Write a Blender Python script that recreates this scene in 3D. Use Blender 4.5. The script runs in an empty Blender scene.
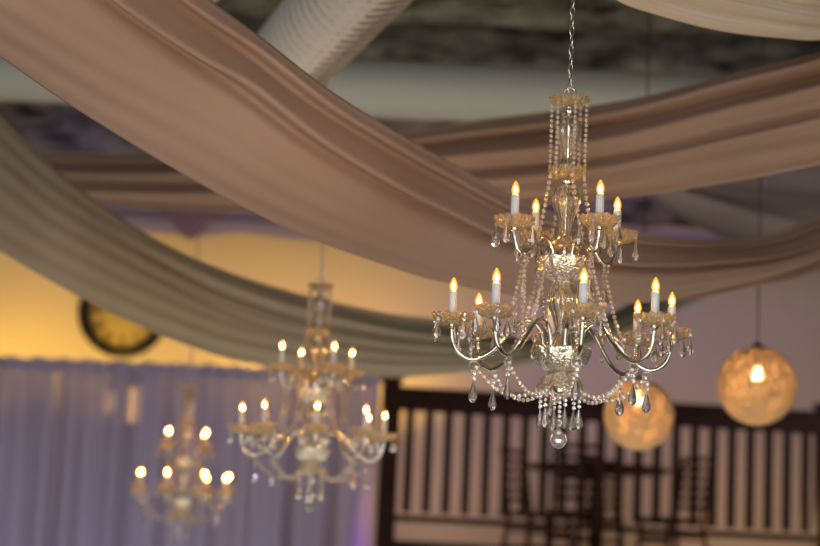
import bpy, math, random
from mathutils import Vector, Matrix
random.seed(7)
PI = math.pi
scn = bpy.context.scene
col = scn.collection
R = math.radians

# ------------------------------------------------------------------ camera
CAM = Vector((0, 0, 1.6)); F = 1936.0; PITCH = R(9.0); ROLL = R(2.6)
f_ = Vector((0, math.cos(PITCH), math.sin(PITCH)))
u0 = Vector((0, -math.sin(PITCH), math.cos(PITCH))); r0 = Vector((1, 0, 0))
r_ = r0*math.cos(ROLL) + u0*math.sin(ROLL)
u_ = -r0*math.sin(ROLL) + u0*math.cos(ROLL)
def at(px, py, Y):
    d = f_*F + r_*(px-410) + u_*(273-py)
    return CAM + d*(Y/d.y)
cd = bpy.data.cameras.new('camera'); cam = bpy.data.objects.new('camera', cd); col.objects.link(cam)
cam.matrix_world = Matrix(((r_.x, u_.x, -f_.x, CAM.x), (r_.y, u_.y, -f_.y, CAM.y), (r_.z, u_.z, -f_.z, CAM.z), (0, 0, 0, 1)))
cd.sensor_width = 36; cd.lens = F*36/820; cd.clip_end = 100
cd.dof.use_dof = True; cd.dof.focus_distance = 5.32; cd.dof.aperture_fstop = 2.0
scn.camera = cam

# ------------------------------------------------------------------ materials
def mat(name, base=(.8, .8, .8), rough=.5, metal=0, trans=0, ior=1.5, bump=None, emit=None, estr=0, spec=None, sheen=0):
    m = bpy.data.materials.new(name); m.use_nodes = True
    nt = m.node_tree; b = nt.nodes['Principled BSDF']
    b.inputs['Base Color'].default_value = (*base, 1); b.inputs['Roughness'].default_value = rough
    b.inputs['Metallic'].default_value = metal; b.inputs['Transmission Weight'].default_value = trans
    b.inputs['IOR'].default_value = ior
    if spec is not None: b.inputs['Specular IOR Level'].default_value = spec
    if sheen: b.inputs['Sheen Weight'].default_value = sheen
    if emit: b.inputs['Emission Color'].default_value = (*emit, 1); b.inputs['Emission Strength'].default_value = estr
    if bump:
        kind, scale, strength, dist = bump
        tc = nt.nodes.new('ShaderNodeTexCoord')
        t = nt.nodes.new('ShaderNodeTexVoronoi' if kind == 'voronoi' else 'ShaderNodeTexNoise')
        t.inputs['Scale'].default_value = scale
        bp = nt.nodes.new('ShaderNodeBump'); bp.inputs['Strength'].default_value = strength; bp.inputs['Distance'].default_value = dist
        nt.links.new(tc.outputs['Object'], t.inputs['Vector'])
        nt.links.new(t.outputs[0], bp.inputs['Height']); nt.links.new(bp.outputs[0], b.inputs['Normal'])
    return m
def noise_mix(m, c1, c2, scale=4, stretch=(1, 1, 1), coord='Object', lo=.35, hi=.65):
    nt = m.node_tree; b = nt.nodes['Principled BSDF']
    tc = nt.nodes.new('ShaderNodeTexCoord'); mp = nt.nodes.new('ShaderNodeMapping'); mp.inputs['Scale'].default_value = stretch
    t = nt.nodes.new('ShaderNodeTexNoise'); t.inputs['Scale'].default_value = scale; t.inputs['Detail'].default_value = 6
    cr = nt.nodes.new('ShaderNodeValToRGB'); cr.color_ramp.elements[0].color = (*c1, 1); cr.color_ramp.elements[1].color = (*c2, 1)
    cr.color_ramp.elements[0].position = lo; cr.color_ramp.elements[1].position = hi
    nt.links.new(tc.outputs[coord], mp.inputs[0]); nt.links.new(mp.outputs[0], t.inputs['Vector'])
    nt.links.new(t.outputs[0], cr.inputs[0]); nt.links.new(cr.outputs[0], b.inputs['Base Color'])
    return m
def cloth(name, c, transl=.35, transp=0.0, tc_=None):
    m = bpy.data.materials.new(name); m.use_nodes = True; nt = m.node_tree
    nt.nodes.clear(); o = nt.nodes.new('ShaderNodeOutputMaterial')
    tc = nt.nodes.new('ShaderNodeTexCoord'); t = nt.nodes.new('ShaderNodeTexNoise'); t.inputs['Scale'].default_value = 350
    bp = nt.nodes.new('ShaderNodeBump'); bp.inputs['Strength'].default_value = .25; bp.inputs['Distance'].default_value = .002
    nt.links.new(tc.outputs['Object'], t.inputs['Vector']); nt.links.new(t.outputs[0], bp.inputs['Height'])
    d = nt.nodes.new('ShaderNodeBsdfDiffuse'); d.inputs[0].default_value = (*c, 1)
    l = nt.nodes.new('ShaderNodeBsdfTranslucent'); l.inputs[0].default_value = (*(tc_ or c), 1)
    nt.links.new(bp.outputs[0], d.inputs['Normal'])
    mx = nt.nodes.new('ShaderNodeMixShader'); mx.inputs[0].default_value = transl
    nt.links.new(d.outputs[0], mx.inputs[1]); nt.links.new(l.outputs[0], mx.inputs[2])
    last = mx
    if transp:
        tp = nt.nodes.new('ShaderNodeBsdfTransparent'); m2 = nt.nodes.new('ShaderNodeMixShader'); m2.inputs[0].default_value = transp
        nt.links.new(mx.outputs[0], m2.inputs[1]); nt.links.new(tp.outputs[0], m2.inputs[2]); last = m2
    nt.links.new(last.outputs[0], o.inputs[0]); return m
def emitter(name, c, s):
    m = bpy.data.materials.new(name); m.use_nodes = True; nt = m.node_tree; nt.nodes.clear()
    o = nt.nodes.new('ShaderNodeOutputMaterial'); e = nt.nodes.new('ShaderNodeEmission')
    e.inputs[0].default_value = (*c, 1); e.inputs[1].default_value = s; nt.links.new(e.outputs[0], o.inputs[0]); return m
def thin_glass(name, tint, gloss, glow=None, gs=0):
    m = bpy.data.materials.new(name); m.use_nodes = True; nt = m.node_tree; nt.nodes.clear()
    o = nt.nodes.new('ShaderNodeOutputMaterial'); t = nt.nodes.new('ShaderNodeBsdfTransparent'); t.inputs[0].default_value = (*tint, 1)
    g = nt.nodes.new('ShaderNodeBsdfGlossy'); g.inputs['Roughness'].default_value = .08
    mx = nt.nodes.new('ShaderNodeMixShader'); mx.inputs[0].default_value = gloss
    nt.links.new(t.outputs[0], mx.inputs[1]); nt.links.new(g.outputs[0], mx.inputs[2]); last = mx
    if glow:
        e = nt.nodes.new('ShaderNodeEmission'); e.inputs[0].default_value = (*glow, 1); e.inputs[1].default_value = gs
        a = nt.nodes.new('ShaderNodeAddShader'); nt.links.new(mx.outputs[0], a.inputs[0]); nt.links.new(e.outputs[0], a.inputs[1]); last = a
    nt.links.new(last.outputs[0], o.inputs[0]); return m

def amber_glass():
    # pressed amber glass: half clear, half lit through like frosted sugar glass
    m = mat('amber_glass', (1, .88, .62), .03, 0, .86, 1.5, ('voronoi', 130, 1, .004))
    nt = m.node_tree; b = nt.nodes['Principled BSDF']; o = nt.nodes['Material Output']
    l = nt.nodes.new('ShaderNodeBsdfTranslucent'); l.inputs[0].default_value = (1, .80, .46, 1)
    mx = nt.nodes.new('ShaderNodeMixShader'); mx.inputs[0].default_value = .15
    nt.links.new(b.outputs[0], mx.inputs[1]); nt.links.new(l.outputs[0], mx.inputs[2]); nt.links.new(mx.outputs[0], o.inputs[0])
    return m
M = dict(
    chrome=mat('chrome', (.80, .80, .74), .12, 1),
    chain=mat('chain_metal', (.82, .80, .70), .22, 1),
    amber=amber_glass(),
    clear=mat('clear_glass', (1, .92, .74), .03, 0, .92, 1.5),
    crystal=mat('cut_crystal', (1, .98, .95), .0, 0, .90, 1.62),
    bead=mat('crystal_bead', (1, .92, .78), .03, 0, .75, 1.6),
    mirror=mat('silvered_glass', (.86, .86, .76), .16, .85, 0, 1.5, ('voronoi', 130, .7, .004)),
    sleeve=mat('candle_sleeve', (.82, .88, .93), .45),
    core=emitter('filament_glow', (1, .55, .16), 380),
    bulbglass=thin_glass('bulb_glass', (1, .74, .36), .06, (1, .42, .06), .9),
    rosy=cloth('rosy_beige_cloth', (.60, .435, .345), .25),
    tan=cloth('tan_cloth', (.60, .43, .33), .25),
    cream=cloth('grey_cream_cloth', (.50, .455, .36), .3),
    white=cloth('ivory_cloth', (.96, .87, .72), .3),
    grey=cloth('grey_mauve_cloth', (.46, .40, .40), .3),
    lilac=cloth('lilac_sheer', (.46, .43, .54), .15, .08),
    pale=cloth('pale_lilac_cloth', (.50, .45, .52), .3),
    pink=cloth('pink_cloth', (.48, .30, .32), .3),
    wall=mat('cream_wall_paint', (.74, .66, .56), .8, bump=('noise', 40, .15, .003)),
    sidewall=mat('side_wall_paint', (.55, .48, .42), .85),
    ceil=noise_mix(mat('dark_insulation', (.06, .06, .05), .95, bump=('noise', 9, 1, .08)), (.035, .034, .028), (.30, .29, .22), 3.5, (.8, 2.2, 1)),
    duct=mat('white_duct_paint', (.70, .73, .66), .5),
    spiral=mat('spiral_duct_fabric', (.86, .80, .72), .55),
    wood=noise_mix(mat('dark_wood', (.03, .014, .01), .7, spec=.15), (.022, .010, .008), (.045, .020, .014), 3, (1, 1, 12)),
    floorm=noise_mix(mat('floor_boards', (.2, .13, .08), .4), (.14, .085, .05), (.24, .15, .09), 2, (1, 14, 1)),
    black=mat('black_frame', (.008, .007, .007), .35),
    face=mat('clock_face', (.42, .35, .16), .6),
    numeral=mat('clock_numeral', (.05, .035, .02), .6),
    door=mat('door_paint', (.10, .07, .06), .5),
    litpane=emitter('lit_door_pane', (1, .50, .14), 3),
    string=cloth('globe_string', (.95, .78, .48), .4),
    shell=cloth('globe_paper', (.88, .69, .44), .5, .30),
    globebulb=emitter('globe_bulb', (1, .62, .28), 46),
    wireshade=mat('wire_rib_shade', (.34, .28, .24), .6),  # duct wire, dark to put shade between the ribs into the colour
    cord=mat('dark_cord', (.06, .05, .05), .6),
)
# ------------------------------------------------------------------ mesh builder
class MB:
    def __init__(s): s.v = []; s.f = []
    def add(s, vs, fs):
        o = len(s.v); s.v += [tuple(v) for v in vs]; s.f += [tuple(i+o for i in f) for f in fs]
    def box(s, c, d, rot=None):
        c = Vector(c); vs = []
        for x in (-.5, .5):
            for y in (-.5, .5):
                for z in (-.5, .5):
                    p = Vector((x*d[0], y*d[1], z*d[2])); p = rot @ p if rot else p; vs.append(c+p)
        s.add(vs, [(0, 1, 3, 2), (4, 6, 7, 5), (0, 4, 5, 1), (2, 3, 7, 6), (0, 2, 6, 4), (1, 5, 7, 3)])
    def beam(s, a, b, w, h):
        a = Vector(a); b = Vector(b); d = b-a; q = d.to_track_quat('X', 'Z').to_matrix(); s.box((a+b)/2, (d.length, w, h), q)
    def lathe(s, prof, n=24, scal=None, c=(0, 0, 0), flat=1.0):
        # prof (r, z); scal: function(angle, r, z) -> (r, z)
        vs = []; fs = []
        for (r, z) in prof:
            for i in range(n):
                a = 2*PI*i/n; rr, zz = scal(a, r, z) if scal else (r, z)
                vs.append((c[0]+rr*math.cos(a), c[1]+rr*math.sin(a)*flat, c[2]+zz))
        for j in range(len(prof)-1):
            for i in range(n):
                k = (i+1) % n; fs.append((j*n+i, j*n+k, (j+1)*n+k, (j+1)*n+i))
        if prof[0][0] > 1e-5: fs.append(tuple(range(n))[::-1])
        if prof[-1][0] > 1e-5: fs.append(tuple((len(prof)-1)*n+i for i in range(n)))
        s.add(vs, fs)
    def lathe_open(s, prof, n=24, scal=None, c=(0, 0, 0)):
        vs = []; fs = []
        for (r, z) in prof:
            for i in range(n):
                a = 2*PI*i/n; rr, zz = scal(a, r, z) if scal else (r, z)
                vs.append((c[0]+rr*math.cos(a), c[1]+rr*math.sin(a), c[2]+zz))
        for j in range(len(prof)-1):
            for i in range(n):
                k = (i+1) % n; fs.append((j*n+i, j*n+k, (j+1)*n+k, (j+1)*n+i))
        s.add(vs, fs)
    def tube(s, pts, rad, n=10, closed=False):
        pts = [Vector(p) for p in pts]; N = len(pts); vs = []; fs = []
        prev = None
        for i, p in enumerate(pts):
            if closed: t = pts[(i+1) % N]-pts[i-1]
            else: t = pts[min(i+1, N-1)]-pts[max(i-1, 0)]
            t.normalize()
            if prev is None:
                x = t.orthogonal().normalized()
            else:
                x = (prev - t*prev.dot(t)).normalized()
            prev = x; y = t.cross(x); rr = rad[i] if isinstance(rad, (list, tuple)) else rad
            for k in range(n):
                a = 2*PI*k/n; vs.append(p + x*math.cos(a)*rr + y*math.sin(a)*rr)
        for i in range(N if closed else N-1):
            j = (i+1) % N
            for k in range(n):
                m = (k+1) % n; fs.append((i*n+k, i*n+m, j*n+m, j*n+k))
        if not closed:
            fs.append(tuple(range(n))[::-1]); fs.append(tuple((N-1)*n+k for k in range(n)))
        s.add(vs, fs)
    def sphere(s, c, r, seg=12, ring=8, sz=1):
        prof = [(0 if j in (0, ring) else r*math.sin(PI*j/ring), -r*sz*math.cos(PI*j/ring)) for j in range(ring+1)]
        s.lathe(prof, seg, c=c)
    def bead(s, c, r):
        # faceted octagonal bead
        s.lathe([(r*.35, -r*.92), (r*.92, -r*.38), (r*.92, r*.38), (r*.35, r*.92)], 7, c=c)
    def build(s, name, m, parent=None, smooth=True):
        me = bpy.data.meshes.new(name); me.from_pydata([tuple(v) for v in s.v], [], s.f); me.validate(); me.update()
        if smooth:
            for p in me.polygons: p.use_smooth = True
        o = bpy.data.objects.new(name, me); col.objects.link(o); me.materials.append(m)
        if parent: o.parent = parent
        return o
def tag(o, label=None, cat=None, group=None, kind=None):
    for k, v in (('label', label), ('category', cat), ('group', group), ('kind', kind)):
        if v: o[k] = v
    return o
def empty(name, loc, rz=0):
    o = bpy.data.objects.new(name, None); col.objects.link(o); o.location = loc; o.rotation_euler = (0, 0, rz); o.empty_display_size = .1; return o
def children(o): return [c for c in bpy.data.objects if c.parent == o]
def copy_tree(o, parent=None):
    c = o.copy(); col.objects.link(c)
    if parent: c.parent = parent
    for ch in list(children(o)): copy_tree(ch, c)
    return c
def cat_rom(P, n):
    P = [Vector(p) for p in P]; P = [P[0]*2-P[1]] + P + [P[-1]*2-P[-2]]; out = []
    for i in range(1, len(P)-2):
        for k in range(n):
            t = k/n; a, b, c, d = P[i-1:i+3]
            out.append(.5*((2*b)+(c-a)*t+(2*a-5*b+4*c-d)*t*t+(3*b-a-3*c+d)*t**3))
    out.append(P[-2]); return out
def resample(P, n):
    L = [0]
    for i in range(1, len(P)): L.append(L[-1]+(P[i]-P[i-1]).length)
    out = []; j = 0
    for k in range(n):
        t = L[-1]*k/(n-1)
        while j < len(P)-2 and L[j+1] < t: j += 1
        w = (t-L[j])/max(1e-9, L[j+1]-L[j]); out.append(P[j].lerp(P[j+1], min(1, max(0, w))))
    return out

# ------------------------------------------------------------------ room
CZ = 5.45
def structure(name, mb, m, smooth=False):
    o = mb.build(name, m, None, smooth); o['kind'] = 'structure'; return o
b = MB(); b.box((0, 6.5, -.1), (17, 22, .2)); structure('floor', b, M['floorm'])
WB = 17.6
b = MB(); b.box((0, WB+.15, 2.8), (17, .3, 5.6)); structure('wall_back', b, M['wall'])
b = MB(); b.box((-8.4, 6.5, 2.8), (.2, 21.4, 5.6)); structure('wall_left', b, M['sidewall'])
b = MB(); b.box((8.4, 6.5, 2.8), (.2, 21.4, 5.6)); structure('wall_right', b, M['sidewall'])
# ceiling: ribbed, sprayed insulation
b = MB(); nx, ny = 90, 240; vs = []; fs = []
from mathutils import noise as mn
for j in range(ny+1):
    y = -3.9 + 20.9*j/ny
    for i in range(nx+1):
        x = -8.3 + 16.6*i/nx
        rib = math.sin(2*PI*y/.56 + .5*math.sin(x*.4))
        base = CZ - .66*max(0, min(1, (y-13.6)/3.3))
        z = base + .10*rib + .10*mn.noise(Vector((x*1.6, y*2.2, 0))) + .05*mn.noise(Vector((x*5, y*6, 3)))
        vs.append((x, y, z))
for j in range(ny):
    for i in range(nx):
        a = j*(nx+1)+i; fs.append((a, a+nx+1, a+nx+2, a+1))
b.add(vs, fs); b.add([(-8.5, -4, CZ+.3), (8.5, -4, CZ+.3), (8.5, 17.1, CZ+.3), (-8.5, 17.1, CZ+.3)], [(0, 1, 2, 3)])
structure('ceiling', b, M['ceil'], True)

# smooth duct, left to right
d0 = at(-60, 66, 13.0); d1 = at(640, 104, 13.0); zc = (d0.z+d1.z)/2
b = MB(); pts = [Vector((-8.2, 13.0, zc)), Vector((8.2, 13.0, zc))]
b.tube(resample(pts, 40), .198, 32)
duct = b.build('air_duct', M['duct']); tag(duct, 'smooth pale white round duct running level under the dark ceiling', 'duct')
b = MB()
for x in (-6, -1.35, 5.2):
    b.tube([(x, 13+.206*math.cos(2*PI*k/32), zc+.206*math.sin(2*PI*k/32)) for k in range(32)], .012, 6, True)
    b.box((x, 13, (zc+.18+CZ)/2), (.02, .02, CZ-zc-.18))
b.build('hanger_strap', M['duct'], duct)
# ribbed duct coming towards the viewer
s0 = at(258, 104, 9.55); s1 = at(401, -74, 7.05); s1.z = s0.z = (s0.z+s1.z)/2; DR = .178
b = MB(); n = 640; P = resample([s0, s1 + (s1-s0)*.3], n); L = (P[-1]-P[0]).length
rad = []
for i in range(n):
    q = L*i/(n-1)
    rad.append(.190 if q < .74 else .180+.020*math.sin(2*PI*q/.098))
b.tube(P, rad, 40)
sd = b.build('ribbed_duct', M['spiral']); tag(sd, 'fat white ribbed round duct slanting down towards the smooth duct', 'duct')
ax = (s1-s0).normalized()
b = MB(); x = ax.orthogonal().normalized(); y = ax.cross(x); c = s0+ax*.74
b.tube([c+x*.198*math.cos(2*PI*k/40)+y*.198*math.sin(2*PI*k/40) for k in range(40)], .011, 6, True)
b.build('duct_collar', M['cord'], sd)
b = MB(); H = []
for k in range(24*int((L-.8)/.098)):
    q = .80+.098*k/24; a = 2*PI*k/24; H.append(s0+ax*q+(x*math.cos(a)+y*math.sin(a))*.187)
b.tube(H, .014, 6); b.build('wire_shade_spiral', M['wireshade'], sd)  # dark wire helix added to give the ribs painted shade contrast
b = MB()
for q in (2.95,):
    c = s0+ax*q; b.box((c.x, c.y, (c.z+.19+CZ)/2), (.02, .02, CZ-c.z-.19))
b.build('hanger_strap', M['duct'], sd)

# ------------------------------------------------------------------ ceiling drapes
def drape(name, U, L, m, folds, label, bulge=.05, nt_=150, ns=64, waves=(), fine=.0025, ramp=(-1, -.5)):
    Us = resample(cat_rom([p if isinstance(p, Vector) else at(*p) for p in U], 14), nt_)
    Ls = resample(cat_rom([p if isinstance(p, Vector) else at(*p) for p in L], 14), nt_)
    vs = []; fs = []
    for i in range(nt_):
        t = i/(nt_-1); T = (Us[min(i+1, nt_-1)]-Us[max(i-1, 0)]).normalized(); W = Ls[i]-Us[i]
        N = T.cross(W).normalized()
        if N.y > 0: N = -N
        for j in range(ns+1):
            s = j/ns; h = bulge*math.sin(PI*s)
            rp = min(1, max(0, (t-ramp[0])/(ramp[1]-ramp[0])))
            for (sa, sb, w, a) in folds:
                a = a*rp
                c = sa+(sb-sa)*t; h += a*math.exp(-((s-c)/w)**2)
            for (k, ph, tw, a) in waves:
                h += a*math.sin(2*PI*(k*s+ph+tw*t))
            h += fine*math.sin(2*PI*(6*s+2.3*t)+3*math.sin(5*t))
            vs.append(Us[i].lerp(Ls[i], s)+N*h)
    for i in range(nt_-1):
        for j in range(ns):
            a = i*(ns+1)+j; fs.append((a, a+1, a+ns+2, a+ns+1))
    b = MB(); b.add(vs, fs); o = b.build(name, m)
    sol = o.modifiers.new('thickness', 'SOLIDIFY'); sol.thickness = .004
    tag(o, label, 'drape', 'ceiling drapes'); del o['group']; return o
def up(px, py, Y, z): # an end gathered at the ceiling
    p = at(px, py, Y); p.z = z; return p
drape('ceiling_drape',
    [(20, -130, 4.6), (110, -72, 4.9), (210, 0, 5.4), (260, 36, 5.65), (330, 90, 5.9), (400, 133, 6.2), (460, 167, 6.5), (520, 199, 6.8), (580, 220, 7.1), (640, 232, 7.4), (700, 239, 7.8), (760, 236, 8.2), (820, 214, 8.6), (900, 170, 9.2)],
    [(-160, -60, 4.5), (-80, 0, 4.8), (0, 57, 5.15), (60, 99, 5.4), (130, 143, 5.65), (200, 184, 5.9), (260, 216, 6.15), (320, 242, 6.4), (380, 263, 6.65), (430, 279, 6.85), (500, 293, 7.1), (570, 303, 7.35), (640, 306, 7.6), (700, 298, 7.9), (760, 284, 8.3), (820, 264, 8.7), (920, 215, 9.3)],
    M['rosy'], [(.05, .10, .03, .03), (.12, .20, .03, -.04), (.24, .32, .05, .045), (.30, .46, .04, -.04), (1.5, .70, .05, -.05), (1.9, .80, .05, .05)],
    'broad rosy beige drape sweeping from upper left behind the crystal chandelier', .10)
drape('ceiling_drape',
    [(900, 30, 6.6), (820, 53, 7.0), (740, 73, 7.4), (660, 94, 7.8), (600, 105, 8.1), (540, 113, 8.5), (480, 120, 8.9), (400, 131, 9.4), (300, 142, 10), (200, 150, 10.6), (100, 153, 11.2), (0, 150, 11.6), (-100, 140, 12)],
    [(900, 145, 6.7), (820, 164, 7.1), (740, 180, 7.5), (666, 192, 7.9), (600, 200, 8.3), (540, 205, 8.7), (480, 208, 9.1), (400, 210, 9.6), (300, 212, 10.1), (200, 211, 10.7), (100, 205, 11.3), (0, 195, 11.7), (-100, 180, 12.1)],
    M['tan'], [(.10, .15, .05, .05), (.22, .28, .035, -.045), (.34, .40, .05, .04), (.55, .62, .04, -.03), (.62, .75, .04, .03), (.93, .9, .04, -.03)],
    'tan brown drape rising to the right edge behind the chandelier top', .06, waves=((2.5, .1, .3, .012),))
drape('ceiling_drape',
    [(-140, -40, 7.2), (-70, 45, 7.6), (0, 114, 8.0), (50, 164, 8.3), (110, 210, 8.7), (170, 246, 9.1), (230, 272, 9.4), (300, 294, 9.7), (380, 312, 10), (440, 320, 10.2), (500, 334, 10.5), (545, 336, 10.8), (600, 317, 11), (640, 297, 11.2), (700, 262, 11.5), (780, 210, 12)],
    [(-140, 150, 7.3), (-70, 206, 7.7), (0, 251, 8.1), (40, 275, 8.4), (80, 297, 8.6), (130, 322, 8.9), (180, 343, 9.2), (230, 359, 9.5), (300, 371, 9.8), (380, 377, 10.1), (431, 375, 10.3), (503, 368, 10.6), (545, 359, 10.8), (600, 342, 11), (640, 328, 11.2), (677, 311, 11.4), (730, 284, 11.6), (800, 235, 12)],
    M['cream'], [(.03, .12, .04, .03), (-.15, .30, .05, -.05), (.0, .45, .06, .045), (.1, .60, .04, -.035), (.9, .72, .06, .02), (.3, .80, .04, -.02)],
    'grey cream drape crossing the lower left in front of the clock', .05, ramp=(.22, .6))
drape('ceiling_drape',
    [(560, -110, 5.6), (650, -75, 5.9), (740, -50, 6.2), (820, -38, 6.4), (940, -60, 6.8)],
    [(540, -60, 5.6), (610, -4, 5.8), (660, 16, 6.0), (720, 31, 6.2), (780, 38, 6.4), (830, 39, 6.6), (940, 20, 6.8)],
    M['white'], [(.95, .9, .03, .02), (.82, .8, .03, -.03), (.72, .68, .03, .03), (.6, .55, .03, -.03), (.45, .4, .04, .03)],
    'ivory drape sagging into the top right corner', .08)
drape('ceiling_drape',
    [(590, 150, 11.2), (640, 160, 11.3), (700, 145, 11.5), (780, 128, 11.7), (900, 110, 12)],
    [(605, 165, 11.2), (645, 193, 11.3), (692, 224, 11.5), (760, 255, 11.7), (900, 290, 12)],
    M['grey'], [(.25, .2, .05, .04), (.4, .5, .04, -.04), (.6, .8, .05, .04)],
    'dim grey mauve drape far back at right, between the brown and rosy drapes', .06, nt_=80, waves=((3, 0, .4, .02),))
# pale cloth along the top of the far wall, with a pink pennant
swag = drape('wall_top_swag',
    [(60, 202, 16.35), (200, 208, 16.35), (320, 214, 16.35), (440, 220, 16.35), (560, 227, 16.35), (900, 244, 16.35)],
    [(60, 224, 16.4), (130, 230, 16.4), (200, 236, 16.4), (240, 233, 16.4), (300, 240, 16.4), (360, 244, 16.4), (440, 250, 16.4), (560, 262, 16.4), (900, 272, 16.4)],
    M['pale'], [(.5, .5, .1, .03)], 'pale lilac cloth strip with a pink pennant along the top of the far wall', .04, nt_=80)
pn = drape('pennant',
    [(150, 206, 16.2), (190, 207, 16.2), (232, 209, 16.2)],
    [(165, 216, 16.2), (190, 240, 16.2), (216, 218, 16.2)],
    M['pink'], [], 'pink pointed pennant', .02, nt_=30, ns=20)
pn.parent = swag; del pn['category']

# ------------------------------------------------------------------ chandelier (units: 1/365 m)
K = 1/365.0; Y0 = 322.0
def Z(y): return (Y0-y)*K
def pol(r, y, a): # angle from the viewer, positive to the right
    return Vector((r*K*math.sin(a), -r*K*math.cos(a), Z(y)))
def scallop(nl, amp, zamp, rmin):
    def g(a, r, z):
        w = max(0, min(1, (r-rmin)/(rmin*.8+1e-9)))
        c = abs(math.cos(nl*a/2))**.6
        return r*(1-amp*w*(1-c)), z - zamp*w*(1-c)
    return g
def dish(mb, r, y, h, nl=10, c=(0, 0, 0), n=70):
    nl = 14
    r *= K; h *= K; z = Z(y)
    prof = [(r*.16, -h*.25), (r*.45, -h*.22), (r*.72, h*.10), (r*.90, h*.48), (r*1.0, h*.80), (r*.97, h*.86), (r*.86, h*.60), (r*.66, h*.26), (r*.42, h*.02), (r*.16, 0)]
    sc = scallop(nl, .035, h*.24, r*.35)
    def cut(a, rr, zz):
        q, z2 = sc(a, rr, zz); return q*(1+.022*math.cos(28*a)), z2
    mb.lathe([(a, b_+z) for a, b_ in prof], 112, cut, c)
def flute(nl, amp):
    return lambda a, r, z: (r*(1+amp*math.cos(nl*a)), z)
def prof_y(L): return [(r*K, Z(y)) for r, y in L]
def smooth_prof(L, n=5):
    P = cat_rom([Vector((r, y, 0)) for r, y in L], n); return [(max(.0001, p.x), p.y) for p in P]

def drop(mb, c, w, h, faces=8):
    # faceted tear drop, top at c
    w *= K; h *= K
    mb.lathe([(w*.06, 0), (w*.16, -h*.16), (w*.36, -h*.45), (w*.5, -h*.68), (w*.44, -h*.83), (w*.22, -h*.95), (0, -h)], faces, c=c, flat=.72)
def chain_pts(a, b_, sag, n):
    out = []
    for i in range(n+1):
        t = i/n; p = a.lerp(b_, t); p.z -= sag*4*t*(1-t); out.append(p)
    return out
def garland(a, b_, sag, bead=2.2, parent=None):
    raw = chain_pts(a, b_, sag*K, 40); L = sum((raw[i+1]-raw[i]).length for i in range(40))
    n = max(3, int(L/(bead*2.25*K))); P = resample(raw, n); m = MB()
    for p in P: m.bead(p, bead*K)
    m.tube(P, .35*K, 4)
    return m.build('bead_garland', M['bead'], parent, False)
def pendant(c, parent, w=8.5, h=18, nb=2, ring=False, jitter=0):
    m = MB(); z = c.z
    if ring:
        a0 = random.uniform(0, PI)
        m.tube([(c.x+5*K*math.cos(t)*math.cos(a0), c.y+5*K*math.cos(t)*math.sin(a0), z-5*K+5*K*math.sin(t)) for t in [2*PI*k/16 for k in range(16)]], .8*K, 5, True); z -= 10*K
    for i in range(nb):
        m.bead((c.x, c.y, z-2.2*K), 2.1*K); z -= 4.8*K
    m.tube([(c.x, c.y, c.z-(10*K if ring else 0)), (c.x, c.y, z-1*K)], .3*K, 4)
    # turn the flat side of each crystal a different way
    tmp = MB(); drop(tmp, (0, 0, 0), w, h); q = Matrix.Rotation(random.uniform(0, PI), 3, 'Z')
    m.add([q @ Vector(v)+Vector((c.x, c.y, z)) for v in tmp.v], tmp.f)
    return m.build('crystal_pendant', M['crystal'], parent, False)

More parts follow.
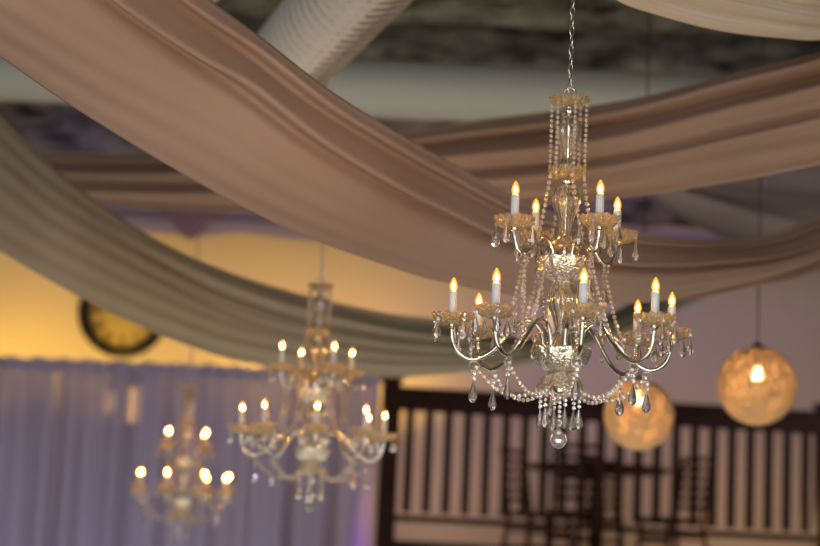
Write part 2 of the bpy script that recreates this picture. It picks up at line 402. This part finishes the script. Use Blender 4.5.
def make_chandelier():
    root = empty('crystal_chandelier', (0, 0, 0))
    ch = []
    def P(name, mb, m, par=root, smooth=True): return mb.build(name, m, par, smooth)
    # hanging loop and chain are made per chandelier (lengths differ)
    b = MB()
    b.lathe(smooth_prof([(4, 88), (5, 92), (3, 96), (2.4, 104)]) and prof_y([(0.01, 87), (4, 88), (5, 91), (3, 96), (3, 350), (3, 384), (0.01, 385)]), 14)
    P('centre_rod', b, M['chrome'])
    b = MB(); b.tube([(6*K*math.cos(t), 0, Z(84)+7*K*math.sin(t)) for t in [2*PI*k/24 for k in range(24)]], .9*K, 6, True)
    P('hanging_loop', b, M['chrome'])
    b = MB(); dish(b, 21, 96, 10, 10); P('crown_dish', b, M['amber'], smooth=False)
    b = MB(); b.lathe(prof_y([(3, 99), (6, 100), (6, 104), (4, 106)]), 20); P('collar', b, M['chrome'])
    b = MB(); b.lathe([(r*K, Z(y)) for r, y in smooth_prof([(4, 106), (9, 110), (12.5, 119), (11, 130), (7, 142), (5.5, 151), (7.5, 160), (6, 164)])][::1], 40, flute(8, .07))
    P('glass_baluster', b, M['clear'])
    b = MB(); dish(b, 20, 170, 11, 10); P('crown_dish', b, M['amber'], smooth=False)
    b = MB(); b.lathe(prof_y([(3, 172), (6, 173), (6.5, 177), (4, 180)]), 20); P('collar', b, M['chrome'])
    b = MB(); b.lathe([(r*K, Z(y)) for r, y in smooth_prof([(5, 180), (11, 184), (14, 194), (12, 205), (7.5, 216), (6, 226), (8, 234), (7, 238)])], 48, flute(12, .06))
    P('glass_baluster', b, M['clear'])
    b = MB(); b.lathe([(r*K, Z(y)) for r, y in smooth_prof([(6, 232), (9, 235), (14, 243), (15, 246), (13, 245.5), (8, 238), (5, 234)])], 48, scallop(8, .12, 2*K, 8*K)); P('glass_skirt', b, M['amber'])
    # upper arm bowl
    b = MB(); b.lathe([(r*K, Z(y)) for r, y in smooth_prof([(5, 279), (14, 277), (23, 270), (28, 261), (29, 256), (27, 255), (20, 256), (8, 257), (4, 258)])], 64, flute(16, .035)); P('arm_bowl', b, M['mirror'])
    b = MB(); b.lathe([(r*K, Z(y)) for r, y in smooth_prof([(6, 278), (11, 281), (15, 292), (14.5, 304), (9, 318), (7, 330), (10, 341), (12, 346), (9, 350)])], 48, flute(12, .06)); P('glass_baluster', b, M['clear'])
    b = MB(); b.lathe([(r*K, Z(y)) for r, y in smooth_prof([(6, 372), (15, 370), (24, 363), (28.5, 354), (29.5, 348), (27, 347), (20, 349), (8, 350), (4, 351)])], 64, flute(16, .035)); P('arm_bowl', b, M['mirror'])
    b = MB(); b.lathe([(r*K, Z(y)) for r, y in smooth_prof([(6, 371), (13, 373), (19, 377), (23, 384), (24, 387), (21, 386), (14, 381), (5, 379)])], 60, scallop(10, .12, 3*K, 11*K)); P('glass_skirt', b, M['amber'])
    b = MB(); b.lathe([(r*K, Z(y)) for r, y in smooth_prof([(3, 384), (7, 387), (6, 392), (2, 394)])], 16); P('finial_cap', b, M['chrome'])
    # strand and ball
    b = MB()
    for i in range(7): b.bead((0, 0, Z(397+4.6*i)), 2.1*K)
    b.tube([(0, 0, Z(393)), (0, 0, Z(430))], .3*K, 4); P('bead_strand', b, M['bead'], smooth=False)
    b = MB(); b.lathe([(0, Z(448)), (3.5*K, Z(447)), (6.8*K, Z(444)), (8.4*K, Z(439.5)), (7.2*K, Z(434)), (3.6*K, Z(430)), (.8*K, Z(428))], 10); P('crystal_ball', b, M['crystal'], smooth=False)
    # arms
    lo = [(18, 356), (19, 342), (23, 329), (33, 321), (46, 326), (60, 342), (75, 357), (91, 364), (104, 359), (111, 348), (113, 333)]
    hi = [(13, 262), (14, 250), (19, 240), (27, 237), (34, 242), (41, 251), (49, 256), (56, 252), (60, 242), (61, 233)]
    protos = {}
    def arm(kind, a):
        prof, Rr, dl = (lo, 113, 325) if kind == 'lo' else (hi, 61, 226)
        if kind not in protos:
            b = MB(); pts = cat_rom([pol(r, y, 0) for r, y in prof], 6); b.tube(pts, (2.3 if kind == 'lo' else 1.9)*K, 12)
            q = pol(Rr, dl+7, 0); b.lathe([(2.0*K, -2*K), (4.2*K, 0), (3.4*K, 4*K), (5.2*K, 5*K), (5*K, 6.5*K), (2*K, 7*K)], 16, c=q)
            q2 = pol(prof[0][0], prof[0][1], 0); b.lathe([(4.2*K, -6*K), (4.2*K, 3*K), (3.2*K, 5*K), (2.4*K, 7*K)], 14, c=q2)
            o = b.build('arm', M['chrome'], root)
            b = MB(); dish(b, 21, dl+3, 10.5, 10, c=(0, -Rr*K, 0)); b.build('candle_dish', M['amber'], o, False)
            b = MB(); c = (0, -Rr*K, 0)
            b.lathe(prof_y([(4.2, dl), (4.2, dl-27), (3.2, dl-28.2), (2.6, dl-28)]), 20, c=c); b.build('candle_sleeve', M['sleeve'], o)
            b = MB(); b.lathe([(r*K, Z(y)) for r, y in smooth_prof([(2.4, dl-28), (3.6, dl-30.5), (4.0, dl-33), (3.3, dl-37), (1.6, dl-40.5), (.2, dl-42.5)])], 16, c=c); g = b.build('flame_bulb', M['bulbglass'], o)
            b = MB(); b.sphere((0, -Rr*K, Z(dl-33.3)), 1.75*K, 10, 8, 1.7); b.build('filament', M['core'], o)
            protos[kind] = o
        else: o = copy_tree(protos[kind], root)
        o.rotation_euler = (0, 0, a); return o
    LA = [R(q) for q in (9.6, 52, 102, 136, 186, 231, 284, 325)]; UA = [R(q) for q in (33, 120, 211, 303)]
    for a in LA: arm('lo', a)
    for a in UA: arm('hi', a)
    # pendants on the candle dishes
    for a in LA:
        c = pol(113, 325, a)
        for k in range(5):
            t = a+R(20+72*k)+random.uniform(-.15, .15)
            p = c+Vector((20*K*math.cos(t), 20*K*math.sin(t), 5*K)); pendant(p, root, 9, 18, 2)
        pendant(pol(89, 366, a), root, 10.5, 22, 2, True)
    for a in UA:
        c = pol(61, 226, a)
        for k in range(4):
            t = a+R(45+90*k)+random.uniform(-.2, .2)
            p = c+Vector((20*K*math.cos(t), 20*K*math.sin(t), 5*K)); pendant(p, root, 10, 20, 2)
        pendant(pol(49, 258, a), root, 9, 19, 3, True)
    for k in range(6):
        a = R(15+60*k); pendant(pol(20, 389, a), root, 10.5, 21, 4)
    for k in range(4): pendant(pol(27, 262, R(75+90*k)), root, 8, 17, 3)
    # garlands
    for k in range(6): garland(pol(18, 96, R(60*k+20)), pol(18, 170, R(60*k+20)), 0, 2.1, root)
    for a in UA:
        garland(pol(18, 172, a-.3), pol(33, 240, a), 4, 2.4, root)
        for s in (-1, 1):
            garland(pol(47, 258, a), pol(68, 352, a+s*R(22)), 12, 2.3, root)
    for k, a in enumerate(LA):
        garland(pol(87, 372, a), pol(20, 388, a), 17, 2.4, root)
        if k % 2: garland(pol(27, 262, a-R(9)), pol(60, 345, a), 8, 1.9, root)
    return root
def hang(root, px, py, Y, rz, label, ztop=None):
    # px, py: where the lower candle dishes' centre stands in view
    p = at(px, py, Y); root.location = p; root.rotation_euler = (0, 0, rz)
    h = (ztop or CZ - .05) - p.z; b = MB(); z = Z(77.5); lk = 0; h0 = 6.2*K; top = h
    while z < top:
        a = (lk % 2)*PI/2 + .5; pts = []
        for k in range(14):
            t = 2*PI*k/14; x = 2.3*K*math.cos(t); pts.append((x*math.cos(a), x*math.sin(a), z+h0*math.sin(t)))
        b.tube(pts, .75*K, 5, True); z += 2*h0-2.2*K; lk += 1
    c = b.build('chain', M['chain'], root)
    if ztop: b = MB(); b.lathe([(.003, top-.02), (.008, top-.01), (.008, top+.004)], 12); b.build('ceiling_hook', M['chrome'], root)
    else: b = MB(); b.lathe([(.012, top-.05), (.05, top-.03), (.06, top+.02)], 20); b.build('ceiling_cup', M['chrome'], root)
    tag(root, label, 'chandelier', None)
ch1 = make_chandelier()
ch2 = copy_tree(ch1); ch3 = copy_tree(ch1)
hang(ch1, 562.3, 323.7, 5.3, R(-4.5), 'large sharp crystal chandelier with twelve lit candle bulbs, nearest to the viewer')
hang(ch2, 313, 431, 8.35, R(-4.5), 'blurred crystal chandelier hanging left of centre before the grey cream drape', s0.z-.20)
hang(ch3, 183, 488, 12.5, R(21.6), 'smallest, farthest crystal chandelier, glowing amber before the lilac curtain')

# ------------------------------------------------------------------ woven globe pendants
def globe(px, py, Y, r, label, seed, bulbz):
    c = at(px, py, Y); root = empty('globe_pendant', c)
    rnd = random.Random(seed); b = MB()
    for k in range(95):
        n = Vector((rnd.gauss(0, 1), rnd.gauss(0, 1), rnd.gauss(0, 1))).normalized(); x = n.orthogonal().normalized(); y = n.cross(x)
        off = rnd.uniform(-.45, .45); rr = r*math.sqrt(1-off*off)*(1+rnd.uniform(0, .012))
        b.tube([n*off*r+x*rr*math.cos(2*PI*i/48)+y*rr*math.sin(2*PI*i/48) for i in range(48)], .0028, 3, True)
    b.build('woven_string', M['string'], root)
    b = MB(); b.sphere((0, 0, 0), r*.985, 40, 24); b.build('globe_shade', M['shell'], root)
    b = MB(); b.lathe([(.001, bulbz-.03), (.022, bulbz-.02), (.03, bulbz), (.02, bulbz+.025), (.012, bulbz+.04)], 16); b.build('bulb', M['globebulb'], root)
    b = MB(); b.lathe([(.012, bulbz+.04), (.018, bulbz+.045), (.018, bulbz+.09), (.004, bulbz+.1)], 16)
    b.tube([(0, 0, bulbz+.08), (0, 0, CZ-.05-c.z)], .004, 6); b.lathe([(.004, r+.03), (.03, r+.01), (.035, r-.005)], 16); b.build('hanging_cord', M['cord'], root)
    tag(root, label, 'pendant lamp'); return root
globe(757, 386, 9.6, .192, 'lit woven string globe lamp on a cord at far right', 3, .055)
globe(639, 415, 9.3, .166, 'woven globe lamp behind the hanging crystals, lower and left of the other globe', 5, .075)

# ------------------------------------------------------------------ mezzanine
A0 = at(385, 524, 15.0); FZ = A0.z-.31
def mz(px, py, Y): return at(px, py, Y)
# rail runs slightly away to the right
ya, yb = 15.0, 15.5
def railx(px): 
    t = (px-390)/430; return at(px, 470, ya+(yb-ya)*t)
pL = railx(388); pR = railx(818); dirv = Vector((pR.x-pL.x, pR.y-pL.y, 0)).normalized()
ztop = at(400, 400, 15).z; zbot = at(395, 518, 15).z
b = MB(); b.box((0, 0, 0), (.01, .01, .01)); b = MB()
sl0 = Vector((pL.x-.15, pL.y-.1, 0)); w = 9.0
slab = MB(); c = [(pL.x-.1, pL.y-.12), (pL.x-.1+dirv.x*w, pL.y-.12+dirv.y*w), (pL.x-.1+dirv.x*w, WB), (pL.x-.1, WB)]
vs = [(x, y, FZ-.25) for x, y in c]+[(x, y, FZ) for x, y in c]
slab.add(vs, [(3, 2, 1, 0), (4, 5, 6, 7), (0, 1, 5, 4), (1, 2, 6, 5), (2, 3, 7, 6), (3, 0, 4, 7)])
sl = slab.build('mezzanine_floor', M['wood'], None, False); sl['kind'] = 'structure'
b = MB(); 
for q in (.1, 4.0, 7.9):
    p = Vector((pL.x, pL.y, 0))+dirv*q; b.box((p.x, p.y+.1, (FZ-.25)/2), (.2, .2, FZ-.25))
sp = b.build('mezzanine_supports', M['wood'], None, False); sp['kind'] = 'structure'
rail = empty('balcony_railing', (pL.x, pL.y, FZ)); tag(rail, 'dark wooden balcony railing with thin upright balusters, lower right', 'railing')
ang = math.atan2(dirv.y, dirv.x); rail.rotation_euler = (0, 0, ang)
zt = ztop-FZ; zb = zbot-FZ; Lr = (pR-pL).length
b = MB(); b.box((2.6, 0, zt), (5.2, .10, .155)); b.box((2.6, 0, zt+.085), (5.2, .15, .03)); b.build('handrail', M['wood'], rail, False)
b = MB(); b.box((2.6, 0, zb), (5.2, .07, .045)); b.build('bottom_rail', M['wood'], rail, False)
b = MB(); b.box((2.6, 0, zb-.235), (5.2, .07, .13)); b.build('toe_board', M['wood'], rail, False)
x = .155
for k in range(32):
    b = MB(); b.box((x, 0, (zb+zt)/2), (.058, .045, zt-zb-.1)); b.build('baluster', M['wood'], rail, False); x += .1525
for q, ht in ((-.0, zt+.14), (Lr+.05, zt+.14)):
    b = MB(); b.box((q, 0, ht/2), (.13, .13, ht)); b.box((q, 0, ht+.015), (.16, .16, .03)); b.build('post', M['wood'], rail, False)

# bar table and ladder-back chairs behind the rail
TY = 16.3
tp = at(598, 467, TY)
table = empty('bar_table', (tp.x, TY, FZ)); tag(table, 'dark wooden table on a thick pedestal behind the balcony railing', 'table')
th = tp.z-FZ
b = MB(); b.lathe([(.0, th-.04), (.57, th-.04), (.60, th-.03), (.60, th-.005), (.59, th), (0, th)], 40); b.build('tabletop', M['wood'], table)
b = MB(); b.lathe([(.05, .04), (.07, .1), (.055, .3), (.075, .5), (.05, th-.1), (.09, th-.04)], 20); b.build('pedestal', M['wood'], table)
b = MB()
for a in (0, PI/2): b.box((0, 0, .03), (.62, .09, .06), Matrix.Rotation(a+.4, 3, 'Z'))
b.build('foot', M['wood'], table, False)
def make_chair():
    root = empty('ladder_back_chair', (0, 0, 0)); sh = .50; bh = 1.04
    b = MB(); b.box((0, 0, sh-.02), (.42, .42, .045)); b.build('seat', M['wood'], root, False)
    for sx in (-1, 1):
        b = MB(); b.beam((sx*.18, -.18, sh-.04), (sx*.2, -.21, 0), .035, .035); b.build('leg', M['wood'], root, False)
        b = MB(); b.beam((sx*.18, .19, sh-.04), (sx*.2, .25, 0), .035, .035); b.build('leg', M['wood'], root, False)
        b = MB(); b.beam((sx*.18, .19, sh-.02), (sx*.18, .28, bh), .035, .03); b.build('back_post', M['wood'], root, False)
    for k in range(6):
        z = sh+.10+k*.082; y = .19+.09*(z-sh)/(bh-sh); b = MB(); b.box((0, y, z), (.36, .018, .038)); b.build('slat', M['wood'], root, False)
    for z in (.17, .30):
        b = MB(); b.box((0, -.19, z), (.37, .02, .03)); b.box((-.19, 0, z+.04), (.02, .40, .03)); b.box((.19, 0, z+.04), (.02, .40, .03)); b.build('stretcher', M['wood'], root, False)
    return root
chp = make_chair()
spots = [(540, 16.3, R(56), 'dark ladder back chair at the left side of the table'),
         (672, 16.3, R(-58), 'dark ladder back chair at the right side of the table'),
         (600, 17.05, R(-6), 'dark ladder back chair on the far side of the table by the wall'),
         (575, 15.74, R(176), 'dark ladder back chair between the railing and the table')]
for i, (px, Y, rz, lab) in enumerate(spots):
    o = chp if i == 0 else copy_tree(chp)
    p = at(px, 500, Y); o.location = (p.x, Y, FZ); o.rotation_euler = (0, 0, rz)
    tag(o, lab, 'chair', 'chairs around the balcony table')

# ------------------------------------------------------------------ clock
cc = at(123, 312, WB-.06); rC = 45/F*WB*1.02
ck = empty('wall_clock', (cc.x, WB, cc.z)); tag(ck, 'large round wall clock with thick black rim, half hidden by the cream drape', 'clock')
rotx = Matrix.Rotation(PI/2, 3, 'X')
def ylathe(prof, n, m, name, smooth=True):
    t = MB(); t.lathe(prof, n); t.v = [tuple(rotx @ Vector(v)) for v in t.v]; return t.build(name, m, ck, smooth)
ylathe([(rC*.0, .0), (rC*.85, .0), (rC*.85, .02), (0, .02)], 48, M['face'], 'clock_face')
ylathe([(rC*.75, .0), (rC, .0), (rC, .035), (rC*.94, .06), (rC*.82, .055), (rC*.74, .022), (rC*.75, .0)], 64, M['black'], 'rim')
roman = ['XII', 'I', 'II', 'III', 'IIII', 'V', 'VI', 'VII', 'VIII', 'IX', 'X', 'XI']
for k, tx in enumerate(roman):
    b = MB()
    a = 2*PI*k/12; cx0 = rC*.62*math.sin(a); cz0 = rC*.62*math.cos(a); w = .022; H = .085; tot = len(tx)*w
    for i, chh in enumerate(tx):
        ox = -tot/2+w*(i+.5)
        segs = {'I': [(0, 0, 0)], 'V': [(-.25*w, 0, .2), (.25*w, 0, -.2)], 'X': [(0, 0, .3), (0, 0, -.3)]}[chh]
        for (dx, dz, tl) in segs:
            m3 = Matrix.Rotation(a, 3, 'Y'); p = m3 @ Vector((ox+dx, 0, dz))
            b.box((cx0+p.x, -.024, cz0+p.z), (.009, .006, H), Matrix.Rotation(a+tl, 3, 'Y'))
    b.build('numeral', M['numeral'], ck, False)
for nm, a, l, w_ in (('hour_hand', R(300), .45, .02), ('minute_hand', R(60), .68, .014)):
    b = MB(); d = Vector((math.sin(a), 0, math.cos(a))); b.box(Vector((0, -.03, 0))+d*rC*l*.42, (w_, .005, rC*l), Matrix.Rotation(a, 3, 'Y')); b.build(nm, M['black'], ck, False)

# ------------------------------------------------------------------ door behind the sheer curtain
dl = at(106, 470, WB-.05); dr = at(150, 470, WB-.05); dtp = at(128, 372, WB-.05).z
b = MB(); b.box(((dl.x+dr.x)/2, WB-.05, dtp/2), (dr.x-dl.x, .08, dtp)); dd = b.build('door_1', M['door'], None, False); dd['kind'] = 'structure'
for (xa, ya_, xb, yb_) in ((128, 388, 139, 422), (106, 392, 114, 412)):
    p = at(xa, ya_, WB-.1); q = at(xb, yb_, WB-.1); b = MB(); b.box(((p.x+q.x)/2, WB-.1, (p.z+q.z)/2), (abs(q.x-p.x), .02, abs(p.z-q.z))); o = b.build('lit_pane', M['litpane'], dd, False)

# ------------------------------------------------------------------ lilac curtain panels
CY = 15.9
ctop = [at(0, 358, CY), at(378, 381, CY)]
def curtain(x0, x1, seed, label):
    rnd = random.Random(seed); n = 140; rows = 30; vs = []; fs = []
    z1 = ctop[0].z + (ctop[1].z-ctop[0].z)*0 + .0
    k1 = rnd.uniform(15, 19); k2 = rnd.uniform(31, 38)
    for j in range(rows+1):
        v = j/rows; z = z1*(1-v)+.03*v
        for i in range(n+1):
            u = i/n; x = x0+(x1-x0)*u; amp = .06+.03*v
            y = CY+amp*math.sin(k1*x+1.5*math.sin(2.1*x)+seed+.3*math.sin(3*v+x))+.018*math.sin(k2*x+v*.8+seed)
            if v < .02: z_ = z+.012*math.sin(k2*x*1.3)
            else: z_ = z
            vs.append((x, y, z_))
    for j in range(rows):
        for i in range(n):
            a = j*(n+1)+i; fs.append((a, a+1, a+n+2, a+n+1))
    b = MB(); b.add(vs, fs); o = b.build('sheer_curtain', M['lilac'])
    tag(o, label, 'curtain')
    h = MB(); vs = []; fs = []
    for j, zz in enumerate((z1+.015, z1-.09)):
        for i in range(n+1):
            x = x0+(x1-x0)*i/n; vs.append((x, CY-.035-.03*math.sin(k2*x*1.1)-.02*j*0, zz+.01*math.sin(k1*x*1.7)*(1-j)))
    for i in range(n): fs.append((i, i+1, n+2+i, n+1+i))
    h.add(vs, fs); h.build('curtain_heading', M['lilac'], o)
    return o
X0 = at(-60, 450, CY).x; X1 = at(376, 450, CY).x
cuts = [X0-1.5, at(52, 450, CY).x, at(128, 450, CY).x, at(250, 450, CY).x, X1]
labs = ['lilac sheer curtain panel at the left edge below the clock', 'lilac sheer curtain panel directly below the clock, left of its dark gap',
        'lilac sheer curtain panel behind the farthest chandelier', 'lilac sheer curtain panel behind the middle chandelier, beside the dark post']
for k in range(4): curtain(cuts[k], cuts[k+1]-.002, k*1.7+.4, labs[k])
b = MB(); b.tube([(cuts[0]-.1, CY+.24, ctop[0].z-.02), (X1+.02, CY+.24, ctop[0].z-.02)], .02, 10)
for q in (cuts[0]-.05, X1-.02): b.tube([(q, CY+.24, 0), (q, CY+.24, ctop[0].z-.02)], .02, 10)
tag(b.build('curtain_frame', M['cord']), 'thin metal frame that carries the lilac curtains', 'frame')

# ------------------------------------------------------------------ lights
def light(kind, name, loc, energy, color, size=.3, target=None, angle=None, blend=.6):
    l = bpy.data.lights.new(name, kind); l.energy = energy; l.color = color
    if kind == 'AREA': l.size = size
    else: l.shadow_soft_size = size
    if kind == 'SPOT': l.spot_size = angle or R(60); l.spot_blend = blend
    o = bpy.data.objects.new(name, l); col.objects.link(o); o.location = loc
    if target is not None: o.rotation_euler = (Vector(target)-Vector(loc)).to_track_quat('-Z', 'Y').to_euler()
    return o
light('AREA', 'daylight_window_left', (-4.5, -3.0, 2.6), 150, (.86, .93, 1), 2.4, (0, 7, 3.4))
light('AREA', 'daylight_window_right', (4.0, -3.0, 2.4), 110, (1, .95, .88), 2.2, (0, 7, 3.6))
light('AREA', 'hall_fill_light', (0, 3.2, .6), 72, (1, .86, .72), 4.0, (0, 7.5, 5))  # unseen fill added near the floor, aimed up to lighten the drapes
# warm wall washers standing behind the curtain, aimed up the wall
zc_ = ctop[0].z-.35
for px, e in ((-60, 68), (90, 50), (270, 66), (380, 42)):
    x = at(px, 350, 16.4).x
    light('SPOT', 'warm_wall_light', (x, 16.75, zc_), e, (1, .56, .06), .1, (x, WB+.2, zc_+1.5), R(125), .8)
light('POINT', 'lilac_light', (at(560, 350, 15).x, 15.0, at(560, 330, 15).z), 15, (.80, .55, .95), .3)
light('POINT', 'lilac_light', (at(850, 350, 15).x, 14.6, at(560, 360, 15).z), 16, (.8, .62, .85), .3)
light('SPOT', 'violet_uplight', (at(373, 560, 15.3).x, 15.3, 1.2), 34, (.35, .08, 1), .05, (at(392, 520, 16).x, 16, 2.0), R(46))
light('SPOT', 'lilac_curtain_light', (-2.6, 13.2, .5), 110, (.78, .74, 1), .3, (-2.2, 16, 2.4), R(80))
light('POINT', 'violet_ceiling_light', (at(588, 215, 15.3).x, 15.3, 4.45), 13, (.35, .08, 1), .1)
light('POINT', 'violet_ceiling_light', (at(70, 150, 15.0).x, 15.2, 4.7), 1.2, (.35, .08, 1), .1)
for c_, e_ in ((ch3, 120), (ch2, 40)):  # unseen warm spots added to tint the two far chandeliers amber
    p = c_.location; light('SPOT', 'warm_fill_spot', (p.x-1.2, p.y-2.4, .3), e_, (1, .44, .10), .05, (p.x, p.y, p.z+.08), R(17), .7)
light('AREA', 'floor_fill_light', (0, 10.0, .3), 85, (1, .88, .70), 6.0, (0, 10.5, 6))  # unseen upward fill added to lift the ceiling, ducts and cream drape
# warm lamps on the mezzanine
light('POINT', 'mezzanine_lamp', (at(430, 500, 16.2).x, 16.1, FZ+.5), 20, (1, .60, .28), .12)
light('POINT', 'mezzanine_lamp', (at(760, 500, 16.2).x, 16.1, FZ+.4), 22, (1, .60, .25), .12)

w = bpy.data.worlds.new('world'); scn.world = w; w.use_nodes = True
bg = w.node_tree.nodes['Background']; bg.inputs[0].default_value = (.88, .88, 1, 1); bg.inputs[1].default_value = .42
vs_ = scn.view_settings; vs_.view_transform = 'Standard'; vs_.look = 'None'; vs_.exposure = 0; vs_.gamma = 1; vs_.use_curve_mapping = False
